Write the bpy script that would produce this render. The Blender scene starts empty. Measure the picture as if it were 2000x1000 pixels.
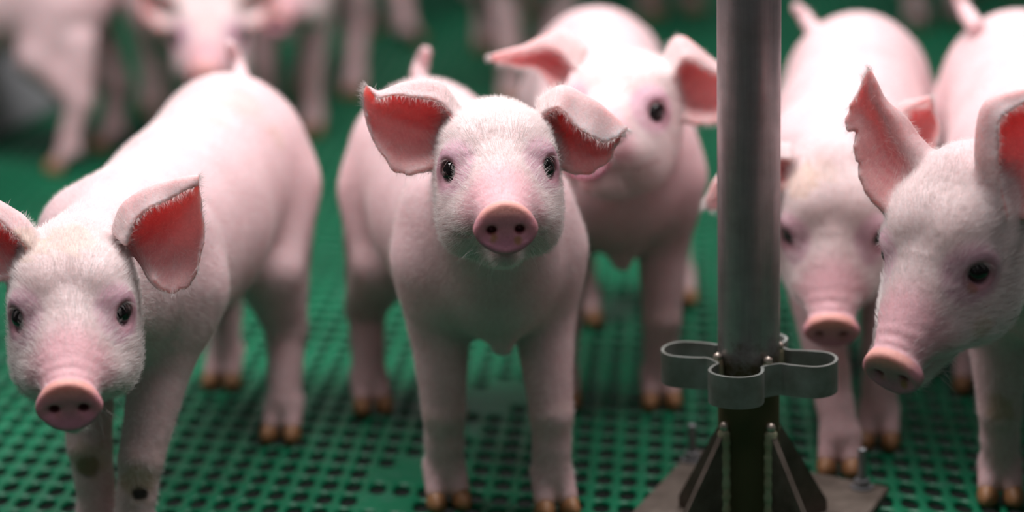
import bpy, bmesh, math, random
import numpy as np
from mathutils import Matrix, Vector
from math import sin, cos, radians, pi, atan2

# ------------------------------------------------------------------ camera
scene = bpy.context.scene
COL = scene.collection
FPX, CAM_H, PITCH, ROLL = 4722.0, 0.782, radians(15.4), radians(-1.5)
FWD = np.array([0, cos(PITCH), -sin(PITCH)])
_U0 = np.array([0, sin(PITCH), cos(PITCH)]); _R0 = np.array([1.0, 0, 0])
RGT = cos(ROLL) * _R0 + sin(ROLL) * _U0
UPV = -sin(ROLL) * _R0 + cos(ROLL) * _U0
CAM = np.array([0, 0, CAM_H])

cam_data = bpy.data.cameras.new('camera')
cam_data.sensor_width = 36.0
cam_data.lens = FPX / 2000.0 * 36.0
cam_data.clip_start = 0.05
cam_data.dof.use_dof = True
cam_data.dof.focus_distance = 1.89
cam_data.dof.aperture_fstop = 2.1
cam = bpy.data.objects.new('camera', cam_data)
COL.objects.link(cam)
cam.matrix_world = Matrix(((RGT[0], UPV[0], -FWD[0], CAM[0]), (RGT[1], UPV[1], -FWD[1], CAM[1]),
                           (RGT[2], UPV[2], -FWD[2], CAM[2]), (0, 0, 0, 1)))
scene.camera = cam

# ------------------------------------------------------------------ light
world = bpy.data.worlds.new('barn_air'); scene.world = world
world.use_nodes = True
bgn = world.node_tree.nodes['Background']
bgn.inputs['Color'].default_value = (0.93, 0.95, 1.0, 1)
bgn.inputs['Strength'].default_value = 0.055

def area(name, loc, target, sx, sy, power, color):
    d = bpy.data.lights.new(name, 'AREA'); d.shape = 'RECTANGLE'; d.size = sx; d.size_y = sy
    d.energy = power; d.color = color
    o = bpy.data.objects.new(name, d); COL.objects.link(o); o.location = loc
    o.rotation_euler = (Vector(target) - Vector(loc)).to_track_quat('-Z', 'Y').to_euler()
    return o
area('ceiling_light_strip', (-0.1, 2.28, 2.05), (-0.1, 2.2, 0), 2.4, 0.8, 82, (1.0, 0.97, 0.98))
area('front_fill_light', (-0.1, 0.3, 2.5), (-0.1, 1.2, 0), 2.4, 0.5, 8, (1.0, 0.97, 0.98))  # unseen fill lamp, added on the camera side to brighten faces and snouts
area('ceiling_light_strip.002', (-0.1, 5.4, 2.5), (-0.1, 5.4, 0), 2.4, 0.5, 16, (1.0, 0.97, 0.98))

vs = scene.view_settings
vs.view_transform = 'Standard'; vs.look = 'None'; vs.gamma = 1.0; vs.use_curve_mapping = False
vs.exposure = 0.0
scene.cycles.max_bounces = 5; scene.cycles.diffuse_bounces = 3; scene.cycles.glossy_bounces = 2
scene.cycles.use_adaptive_sampling = True; scene.cycles.adaptive_threshold = 0.03
scene.cycles.sample_clamp_indirect = 4.0

# ------------------------------------------------------------------ placing helpers (world metres)
def ray(x, y): return FWD + RGT * (x - 1000) / FPX + UPV * (500 - y) / FPX
def at(x, y, Y): r = ray(x, y); return CAM + r * (Y / r[1])
def deep(x, y, d): return CAM + ray(x, y) * d
def ground(x, y): r = ray(x, y); return CAM + r * (-CAM_H / r[2])
def depth_of(P): return float((np.asarray(P) - CAM) @ FWD)
def unit(v): v = np.asarray(v, float); return v / np.linalg.norm(v)

# ------------------------------------------------------------------ materials
def new_mat(name):
    m = bpy.data.materials.new(name); m.use_nodes = True
    nt = m.node_tree
    return m, nt, nt.nodes['Principled BSDF']
def link(nt, a, b): nt.links.new(a, b)
def noise(nt, scale, detail=4, rough=0.55, coord=None):
    n = nt.nodes.new('ShaderNodeTexNoise'); n.inputs['Scale'].default_value = scale
    n.inputs['Detail'].default_value = detail; n.inputs['Roughness'].default_value = rough
    if coord is None:
        tc = nt.nodes.new('ShaderNodeTexCoord'); coord = tc.outputs['Object']
    link(nt, coord, n.inputs['Vector']); return n
def ramp(nt, fac, stops):
    r = nt.nodes.new('ShaderNodeValToRGB'); el = r.color_ramp.elements
    while len(el) < len(stops): el.new(0.5)
    for e, (p, c) in zip(el, stops): e.position = p; e.color = (*c, 1)
    link(nt, fac, r.inputs['Fac']); return r
def mixc(nt, a, b, fac, mode='MIX'):
    m = nt.nodes.new('ShaderNodeMix'); m.data_type = 'RGBA'; m.blend_type = mode
    for s, v in ((6, a), (7, b)):
        if hasattr(v, 'is_output'): link(nt, v, m.inputs[s])
        else: m.inputs[s].default_value = (*v, 1)
    if hasattr(fac, 'is_output'): link(nt, fac, m.inputs[0])
    else: m.inputs[0].default_value = fac
    return m.outputs[2]
def bump(nt, height, strength, dist, normal=None):
    b = nt.nodes.new('ShaderNodeBump'); b.inputs['Strength'].default_value = strength
    b.inputs['Distance'].default_value = dist; link(nt, height, b.inputs['Height'])
    if normal is not None: link(nt, normal, b.inputs['Normal'])
    return b.outputs['Normal']

def mat_skin():
    m, nt, p = new_mat('piglet_skin')
    at_ = nt.nodes.new('ShaderNodeAttribute'); at_.attribute_name = 'skin'
    n1 = noise(nt, 28, 5); r1 = ramp(nt, n1.outputs['Fac'], [(0.3, (0.90, 0.84, 0.84)), (0.7, (1.05, 1.04, 1.05))])
    c = mixc(nt, at_.outputs['Color'], r1.outputs['Color'], 1.0, 'MULTIPLY')
    n2 = noise(nt, 420, 3); r2 = ramp(nt, n2.outputs['Fac'], [(0.35, (0.90, 0.86, 0.86)), (0.6, (1.0, 1.0, 1.0))])
    c = mixc(nt, c, r2.outputs['Color'], 0.8, 'MULTIPLY')
    link(nt, c, p.inputs['Base Color'])
    p.inputs['Roughness'].default_value = 0.52
    p.inputs['Specular IOR Level'].default_value = 0.35
    mr = nt.nodes.new('ShaderNodeMapRange'); link(nt, at_.outputs['Alpha'], mr.inputs['Value'])
    mr.inputs['To Min'].default_value = 0.30; mr.inputs['To Max'].default_value = 1.0
    link(nt, mr.outputs['Result'], p.inputs['Subsurface Weight'])
    p.inputs['Subsurface Radius'].default_value = (1.0, 0.40, 0.36)
    mr2 = nt.nodes.new('ShaderNodeMapRange'); link(nt, at_.outputs['Alpha'], mr2.inputs['Value'])   # ears are thin and let light through
    mr2.inputs['To Min'].default_value = 0.007; mr2.inputs['To Max'].default_value = 0.015
    link(nt, mr2.outputs['Result'], p.inputs['Subsurface Scale'])
    n3 = noise(nt, 650, 4, 0.7); nb = bump(nt, n3.outputs['Fac'], 0.35, 0.0012)
    n4 = noise(nt, 120, 3); nb = bump(nt, n4.outputs['Fac'], 0.25, 0.002, nb)
    link(nt, nb, p.inputs['Normal'])
    return m
def mat_simple(name, col, rough=0.5, metal=0.0, spec=0.5, var=None, scale=30, bumps=None):
    m, nt, p = new_mat(name)
    p.inputs['Base Color'].default_value = (*col, 1)
    p.inputs['Roughness'].default_value = rough; p.inputs['Metallic'].default_value = metal
    p.inputs['Specular IOR Level'].default_value = spec
    if var:
        n = noise(nt, scale, 5); r = ramp(nt, n.outputs['Fac'], [(0.32, col), (0.68, var)])
        link(nt, r.outputs['Color'], p.inputs['Base Color'])
    if bumps:
        n = noise(nt, bumps[0], 4); link(nt, bump(nt, n.outputs['Fac'], bumps[1], bumps[2]), p.inputs['Normal'])
    return m
SKIN = mat_skin()
FUR = mat_simple('piglet_fur', (0.93, 0.83, 0.81), 0.45, spec=0.3)
EYE = mat_simple('piglet_eye', (0.010, 0.007, 0.007), 0.06, spec=0.6)
HOOF = mat_simple('piglet_hoof', (0.20, 0.085, 0.035), 0.5, var=(0.42, 0.20, 0.085), scale=60)
def mat_floor():
    m, nt, p = new_mat('green_plastic')
    n1 = noise(nt, 5, 5); r1 = ramp(nt, n1.outputs['Fac'], [(0.3, (0.0, 0.10, 0.043)), (0.7, (0.001, 0.175, 0.078))])
    n2 = noise(nt, 38, 6, 0.65); r2 = ramp(nt, n2.outputs['Fac'], [(0.55, (0, 0, 0)), (0.75, (1, 1, 1))])
    c = mixc(nt, r1.outputs['Color'], (0.04, 0.15, 0.10), r2.outputs['Color'])
    n4 = noise(nt, 14, 6, 0.7); r4 = ramp(nt, n4.outputs['Fac'], [(0.66, (0, 0, 0)), (0.76, (0.7, 0.7, 0.7))])
    c = mixc(nt, c, (0.09, 0.10, 0.035), r4.outputs['Color'])
    link(nt, c, p.inputs['Base Color'])
    p.inputs['Roughness'].default_value = 0.42; p.inputs['Specular IOR Level'].default_value = 0.4
    n3 = noise(nt, 220, 4); link(nt, bump(nt, n3.outputs['Fac'], 0.2, 0.001), p.inputs['Normal'])
    return m
FLOOR = mat_floor()
PIT = mat_simple('pit_concrete', (0.010, 0.012, 0.010), 0.9)
def mat_pole():
    m, nt, p = new_mat('drawn_steel_tube')
    tc = nt.nodes.new('ShaderNodeTexCoord'); mp = nt.nodes.new('ShaderNodeMapping')
    mp.inputs['Scale'].default_value = (1, 1, 0.04); link(nt, tc.outputs['Object'], mp.inputs['Vector'])
    n1 = noise(nt, 420, 4, 0.6, mp.outputs['Vector'])
    r1 = ramp(nt, n1.outputs['Fac'], [(0.25, (0.36, 0.345, 0.345)), (0.75, (0.44, 0.425, 0.425))])
    n2 = noise(nt, 30, 5); r2 = ramp(nt, n2.outputs['Fac'], [(0.3, (0.72, 0.72, 0.70)), (0.65, (1, 1, 1))])
    c = mixc(nt, r1.outputs['Color'], r2.outputs['Color'], 1.0, 'MULTIPLY')
    # rust and grime that creeps up from the foot of the tube (wear with a ragged edge)
    sp = nt.nodes.new('ShaderNodeSeparateXYZ'); link(nt, tc.outputs['Object'], sp.inputs['Vector'])
    n3 = noise(nt, 45, 6, 0.7)
    ma = nt.nodes.new('ShaderNodeMath'); ma.operation = 'MULTIPLY_ADD'
    link(nt, n3.outputs['Fac'], ma.inputs[0]); ma.inputs[1].default_value = 0.12; link(nt, sp.outputs['Z'], ma.inputs[2])
    r3 = ramp(nt, ma.outputs[0], [(0.215, (1, 1, 1)), (0.245, (0, 0, 0))])
    c = mixc(nt, c, (0.10, 0.085, 0.045), r3.outputs['Color'])
    link(nt, c, p.inputs['Base Color'])
    p.inputs['Metallic'].default_value = 0.85
    rr = ramp(nt, n2.outputs['Fac'], [(0.3, (0.50, 0.50, 0.50)), (0.7, (0.38, 0.38, 0.38))])
    rr2 = mixc(nt, rr.outputs['Color'], (0.7, 0.7, 0.7), r3.outputs['Color'])
    link(nt, rr2, p.inputs['Roughness'])
    link(nt, bump(nt, n1.outputs['Fac'], 0.12, 0.0006), p.inputs['Normal'])
    return m
POLE = mat_pole()
STRIP = mat_simple('flat_steel_strip', (0.15, 0.15, 0.13), 0.5, 0.3, var=(0.27, 0.29, 0.27), scale=40, bumps=(200, 0.2, 0.0008))
RUSTY = mat_simple('rusty_plate', (0.060, 0.043, 0.032), 0.6, 0.3, var=(0.14, 0.11, 0.09), scale=35, bumps=(90, 0.4, 0.0015))
WELD = mat_simple('weld_bead', (0.28, 0.33, 0.22), 0.45, 0.2, var=(0.34, 0.26, 0.17), scale=70, bumps=(180, 0.6, 0.002))
WELDTIP = mat_simple('bare_weld', (0.50, 0.42, 0.36), 0.35, 0.7)
BOLT = mat_simple('zinc_bolt', (0.20, 0.20, 0.21), 0.4, 0.7, var=(0.32, 0.32, 0.33), scale=80)
BOARD = mat_simple('pale_grey_plastic', (0.42, 0.41, 0.44), 0.55, var=(0.50, 0.49, 0.52), scale=9)

# ------------------------------------------------------------------ mesh helpers
def mesh_obj(name, verts, faces, mat, parent=None, smooth=True):
    me = bpy.data.meshes.new(name)
    me.from_pydata([tuple(map(float, v)) for v in verts], [], [tuple(f) for f in faces])
    me.update()
    if smooth: me.shade_smooth()
    o = bpy.data.objects.new(name, me); COL.objects.link(o)
    me.materials.append(mat)
    if parent is not None: o.parent = parent
    return o
def bm_obj(name, bm, mat, parent=None, smooth=False):
    me = bpy.data.meshes.new(name)
    bmesh.ops.recalc_face_normals(bm, faces=bm.faces)
    bm.to_mesh(me); bm.free()
    if smooth: me.shade_smooth()
    o = bpy.data.objects.new(name, me); COL.objects.link(o); me.materials.append(mat)
    if parent is not None: o.parent = parent
    return o
def tag(o, label, cat, group=None, kind=None):
    if label: o['label'] = label
    if cat: o['category'] = cat
    if group: o['group'] = group
    if kind: o['kind'] = kind
    return o
def empty(name, loc):
    o = bpy.data.objects.new(name, None); COL.objects.link(o); o.location = loc
    o.empty_display_size = 0.05
    return o
def rings(profile, n=24, axis_pts=None):
    """lathe about z: profile = [(r, z), ...]"""
    V, Fc = [], []
    for r, z in profile:
        for k in range(n):
            a = 2 * pi * k / n; V.append((r * cos(a), r * sin(a), z))
    for i in range(len(profile) - 1):
        for k in range(n):
            k2 = (k + 1) % n
            Fc.append((i * n + k, i * n + k2, (i + 1) * n + k2, (i + 1) * n + k))
    Fc.append(tuple(range(n - 1, -1, -1)))
    b = (len(profile) - 1) * n; Fc.append(tuple(b + k for k in range(n)))
    return V, Fc

# ------------------------------------------------------------------ floor: green plastic grating with oval holes
A_VEC = np.array([0.0222, -0.0066]); B_VEC = np.array([0.0028, 0.0345])
F_ORG = ground(460, 930)[:2]
def build_floor():
    solid = []
    for (px, py, r) in [(805, 925, 0.034), (900, 845, 0.022), (985, 775, 0.040), (1165, 600, 0.05), (745, 985, 0.022), (1075, 690, 0.022)]:
        g = ground(px, py)[:2]; solid.append((g, r))
    inv = np.linalg.inv(np.stack([A_VEC, B_VEC], 1))
    N = 12
    # hole outline in lattice-unit coordinates, and outer outline on the cell border
    ang = np.arange(N) * 2 * pi / N + pi / N
    hole = np.stack([np.sign(np.cos(ang)) * np.abs(np.cos(ang)) ** 0.9 * 0.345, np.sign(np.sin(ang)) * np.abs(np.sin(ang)) ** 0.9 * 0.415], 1)
    m = np.maximum(np.abs(np.cos(ang)), np.abs(np.sin(ang)))
    outer = np.stack([np.cos(ang) / m * 0.5, np.sin(ang) / m * 0.5], 1)
    tmpl = np.concatenate([np.c_[outer, np.full(N, 0.0)], np.c_[hole * 1.13, np.full(N, 0.0 - 0.0004)],
                           np.c_[hole, np.full(N, -0.0032)], np.c_[hole * 1.06, np.full(N, -0.0065)]])
    tf = []
    for i in range(3):
        for k in range(N):
            k2 = (k + 1) % N; tf.append((i * N + k, i * N + k2, (i + 1) * N + k2, (i + 1) * N + k))
    tf = np.array(tf)
    V, Fq, Vs = [], [], []
    cells, plain = [], []
    for i in range(-130, 160):
        for j in range(-50, 160):
            c = F_ORG + A_VEC * i + B_VEC * j
            if c[1] < 1.45 or c[1] > 5.6: continue
            half = 0.36 + c[1] * 0.27
            if abs(c[0]) > half: continue
            if any(np.hypot(*(c - g)) < r for g, r in solid): plain.append(c)
            else: cells.append(c)
    cells = np.array(cells)
    nt_ = len(tmpl)
    loc = tmpl[:, :1] * A_VEC + tmpl[:, 1:2] * B_VEC
    P = np.zeros((len(cells), nt_, 3)); P[:, :, :2] = cells[:, None, :] + loc[None]; P[:, :, 2] = tmpl[None, :, 2]
    FF = (tf[None] + (np.arange(len(cells)) * nt_)[:, None, None]).reshape(-1, 4)
    P = P.reshape(-1, 3)
    q = np.array([[-.5, -.5], [.5, -.5], [.5, .5], [-.5, .5]])
    ql = q[:, :1] * A_VEC + q[:, 1:] * B_VEC
    corner = np.array([k for k in range(N)])
    extraV, extraF = [], []
    base = len(P)
    for c in plain:
        b = base + len(extraV)
        extraV += [(*(c + l), 0.0) for l in ql]; extraF.append((b, b + 1, b + 2, b + 3))
    # little corner triangles left between the 12-point outline and the square cell corner
    cor = []
    for sx in (-1, 1):
        for sy in (-1, 1):
            d = (outer * [sx, sy]); idx = np.argsort(-(d[:, 0] + d[:, 1]))[:2]
            cor.append((np.array([sx * .5, sy * .5]), idx))
    CV = np.zeros((len(cells), 4, 3)); CF = []
    base2 = base + len(extraV)
    for t, (cc, idx) in enumerate(cor):
        CV[:, t, :2] = cells + (cc[0] * A_VEC + cc[1] * B_VEC)
    ci = np.arange(len(cells))
    tris = []
    for t, (cc, idx) in enumerate(cor):
        order = (idx[0], idx[1]); a0, a1 = outer[order[0]] - cc, outer[order[1]] - cc
        if a0[0] * a1[1] - a0[1] * a1[0] < 0: order = (idx[1], idx[0])
        tris.append(np.stack([base2 + ci * 4 + t, ci * nt_ + order[0], ci * nt_ + order[1]], 1))
    allV = np.concatenate([P, np.array(extraV).reshape(-1, 3), CV.reshape(-1, 3)])
    faces = FF.tolist() + extraF + np.concatenate(tris).tolist()
    o = mesh_obj('floor', allV.tolist(), faces, FLOOR)
    tag(o, 'green plastic slatted floor with rows of oval holes', 'floor', kind='structure')
    pit, _ = None, None
    bm = bmesh.new()
    bmesh.ops.create_grid(bm, x_segments=1, y_segments=1, size=1)
    bmesh.ops.scale(bm, vec=(2.6, 3.6, 1), verts=bm.verts); bmesh.ops.translate(bm, vec=(0, 3.6, -0.30), verts=bm.verts)
    o2 = bm_obj('floor_pit', bm, PIT)
    tag(o2, 'dark slurry pit seen through the holes of the green floor', 'floor', kind='structure')
build_floor()

# ------------------------------------------------------------------ steel pole with clover bracket, gussets, base plate
def build_pole():
    base = ground(1462, 1062)
    root = empty('steel_post', tuple(base))
    tag(root, 'upright round steel post with clover bracket and bolted foot plate among the piglets', 'post')
    R_ = 0.0256
    n = 64
    V, Fc = rings([(R_, 0.004), (R_, 0.20), (R_, 0.45), (R_, 0.95)], n)
    mesh_obj('tube', V, Fc, POLE, root).data.set_sharp_from_angle(angle=radians(40))
    th = radians(19)
    fr = np.array([-sin(th), -cos(th)]); ri = np.array([cos(th), -sin(th)])
    # foot plate (a skewed rectangle of 8 mm steel)
    c2, c3 = ground(1352, 893) - base, ground(1735, 968) - base
    c1 = ground(1222, 1030) - base; c4 = c1 + c3 - c2
    bm = bmesh.new()
    lo = [bm.verts.new((float(c[0]), float(c[1]), 0.0005)) for c in (c1, c2, c3, c4)]
    hi = [bm.verts.new((float(c[0]), float(c[1]), 0.0085)) for c in (c1, c2, c3, c4)]
    bm.faces.new(lo); bm.faces.new(hi)
    for i in range(4): bm.faces.new((lo[i], lo[(i + 1) % 4], hi[(i + 1) % 4], hi[i]))
    bmesh.ops.bevel(bm, geom=bm.edges[:], offset=0.0012, segments=2, affect='EDGES')
    bm_obj('foot_plate', bm, RUSTY, root)
    # gussets on the diagonals
    for k in range(4):
        a = -pi / 2 + radians(36) + k * pi / 2
        d = np.array([cos(a), sin(a)]); t = np.array([-sin(a), cos(a)]) * 0.0028
        prof = [(R_ - 0.001, 0.009), (0.088, 0.009), (0.088, 0.018), (R_ + 0.004, 0.106), (R_ - 0.001, 0.106)]
        v = []
        for s in (-1, 1): v += [(*(d * r + t * s), z) for r, z in prof]
        m = len(prof)
        f = [tuple(range(m))[::-1], tuple(range(m, 2 * m))] + [(i, (i + 1) % m, (i + 1) % m + m, i + m) for i in range(m)]
        mesh_obj('gusset', v, f, RUSTY, root, smooth=False)
        # weld bead: lumpy seam where the plate meets the tube
        wb = []; wf = []; nn = 26; ns = 8; rnd = random.Random(k)
        for i in range(nn):
            z = 0.012 + i * 0.098 / (nn - 1); r = 0.0060 + 0.0005 * sin(i * 2.1) + rnd.uniform(-.0004, .0004)
            if i in (0, nn - 1): r *= 0.4
            c = d * (R_ + 0.001)
            for q in range(ns):
                b = 2 * pi * q / ns; wb.append((c[0] + r * cos(b), c[1] + r * sin(b), z))
        for i in range(nn - 1):
            for q in range(ns): wf.append((i * ns + q, i * ns + (q + 1) % ns, (i + 1) * ns + (q + 1) % ns, (i + 1) * ns + q))
        wf.append(tuple(range(ns))[::-1]); wf.append(tuple((nn - 1) * ns + q for q in range(ns)))
        w = mesh_obj('weld_bead', wb, wf, WELD, root)
        tip, tf = rings([(0.001, -.004), (0.0036, -.002), (0.0042, 0.001), (0.003, 0.004), (0.0008, 0.005)], 10)
        c = d * (R_ + 0.0015)
        mesh_obj('weld_tip', [(x + c[0], y + c[1], z + 0.110) for x, y, z in tip], tf, WELDTIP, w)
    # clover bracket: closed flat strip with four lobes
    zc = 0.155; hh = 0.0135
    pts = []
    nb = 4
    lobe_w, reach = 0.0215, 0.073
    for k in range(nb):
        a = atan2(fr[1], fr[0]) + k * pi / 2
        e = np.array([cos(a), sin(a)]); s = np.array([-sin(a), cos(a)])
        rc = 0.060 if k % 2 == 0 else 0.070     # front/back lobes are shorter than the side lobes
        w = lobe_w if k % 2 == 0 else 0.021
        pts.append(e * 0.030 - s * 0.0175); 
        pts.append(e * 0.037 - s * (w * 0.96))
        if k % 2: pts.append(e * 0.050 - s * w)
        for i in range(0, 11):
            b = -pi / 2 + pi * i / 10
            pts.append(e * (rc - 0.014 + cos(b) * 0.017) + s * (sin(b) * w))
        if k % 2: pts.append(e * 0.050 + s * w)
        pts.append(e * 0.037 + s * (w * 0.96))
        pts.append(e * 0.030 + s * 0.0175)
    pts = np.array(pts)
    # smooth the closed polyline (Chaikin)
    for _ in range(2):
        q = np.roll(pts, -1, 0); pts = np.stack([pts * .75 + q * .25, pts * .25 + q * .75], 1).reshape(-1, 2)
    tn = np.roll(pts, -1, 0) - np.roll(pts, 1, 0); tn /= np.linalg.norm(tn, axis=1)[:, None]
    nr = np.stack([tn[:, 1], -tn[:, 0]], 1) * 0.0013
    m = len(pts); v = []
    for off, z in ((1, -hh), (1, hh), (-1, hh), (-1, -hh)):
        v += [(*(p + n_ * off), zc + z) for p, n_ in zip(pts, nr)]
    f = []
    for r4 in range(4):
        for i in range(m):
            i2 = (i + 1) % m; r5 = (r4 + 1) % 4
            f.append((r4 * m + i, r4 * m + i2, r5 * m + i2, r5 * m + i))
    br = mesh_obj('clover_bracket', v, f, STRIP, root); br.data.set_sharp_from_angle(angle=radians(40))
    for k in range(4):
        a = atan2(fr[1], fr[0]) + pi / 4 + k * pi / 2
        c = np.array([cos(a), sin(a)]) * (R_ + 0.004)
        wv, wf = rings([(0.001, -hh * .9), (0.0045, -hh * .7), (0.0052, 0), (0.0045, hh * .8), (0.0030, hh + .003), (0.0008, hh + .0045)], 12)
        w = mesh_obj('weld_bead', [(x + c[0], y + c[1], z + zc) for x, y, z in wv], wf, WELD, br)
        tv, tf = rings([(0.0005, hh), (0.0040, hh + .001), (0.0036, hh + .004), (0.0008, hh + .006)], 10)
        mesh_obj('weld_tip', [(x + c[0], y + c[1], z + zc) for x, y, z in tv], tf, WELDTIP, br)
    # anchor bolts: washer, nut, threaded stud
    for (px, py) in ((1352, 908), (1683, 962)):
        g = ground(px, py + 8) - base
        z0 = 0.0085
        sv, sf = [], []
        prof = []
        L = 0.034 if px != 1683 else 0.036
        for i in range(22):
            z = z0 + i * L / 21; prof.append((0.0040 if i % 2 else 0.0036, z))
        prof.append((0.003, z0 + L + .001))
        sv, sf = rings(prof, 14)
        b = mesh_obj('anchor_bolt', [(x + g[0], y + g[1], z) for x, y, z in sv], sf, BOLT, root)
        wv, wf = rings([(0.0105, z0), (0.0105, z0 + .0018), (0.004, z0 + .002)], 24)
        mesh_obj('washer', [(x + g[0], y + g[1], z) for x, y, z in wv], wf, BOLT, b).data.set_sharp_from_angle(angle=radians(40))
        nv, nf = rings([(0.0070, z0 + .002), (0.0074, z0 + .003), (0.0074, z0 + .0075), (0.0066, z0 + .0085)], 6)
        mesh_obj('nut', [(x + g[0], y + g[1], z) for x, y, z in nv], nf, BOLT, b, smooth=False)
build_pole()

# ------------------------------------------------------------------ pale board standing at the far left
def build_board():
    a = ground(-18, 274); b = ground(165, 194)
    d = b - a; L = float(np.linalg.norm(d)); ang = atan2(d[1], d[0])
    root = empty('pen_board', tuple(a)); root.rotation_euler = (0, 0, ang)
    tag(root, 'pale grey plastic board standing on the green floor behind the piglet legs at upper left', 'board')
    def box(name, x0, x1, y0, y1, z0, z1, bev, par):
        bm = bmesh.new(); bmesh.ops.create_cube(bm, size=1)
        bmesh.ops.scale(bm, vec=(x1 - x0, y1 - y0, z1 - z0), verts=bm.verts)
        bmesh.ops.translate(bm, vec=((x0 + x1) / 2, (y0 + y1) / 2, (z0 + z1) / 2), verts=bm.verts)
        bmesh.ops.bevel(bm, geom=bm.edges[:], offset=bev, segments=2, affect='EDGES')
        return bm_obj(name, bm, BOARD, par)
    box('panel', 0, L, 0, 0.03, 0.001, 0.13, 0.006, root)
    box('top_rail', -0.005, L + 0.005, -0.008, 0.038, 0.125, 0.145, 0.006, root)
build_board()

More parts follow.
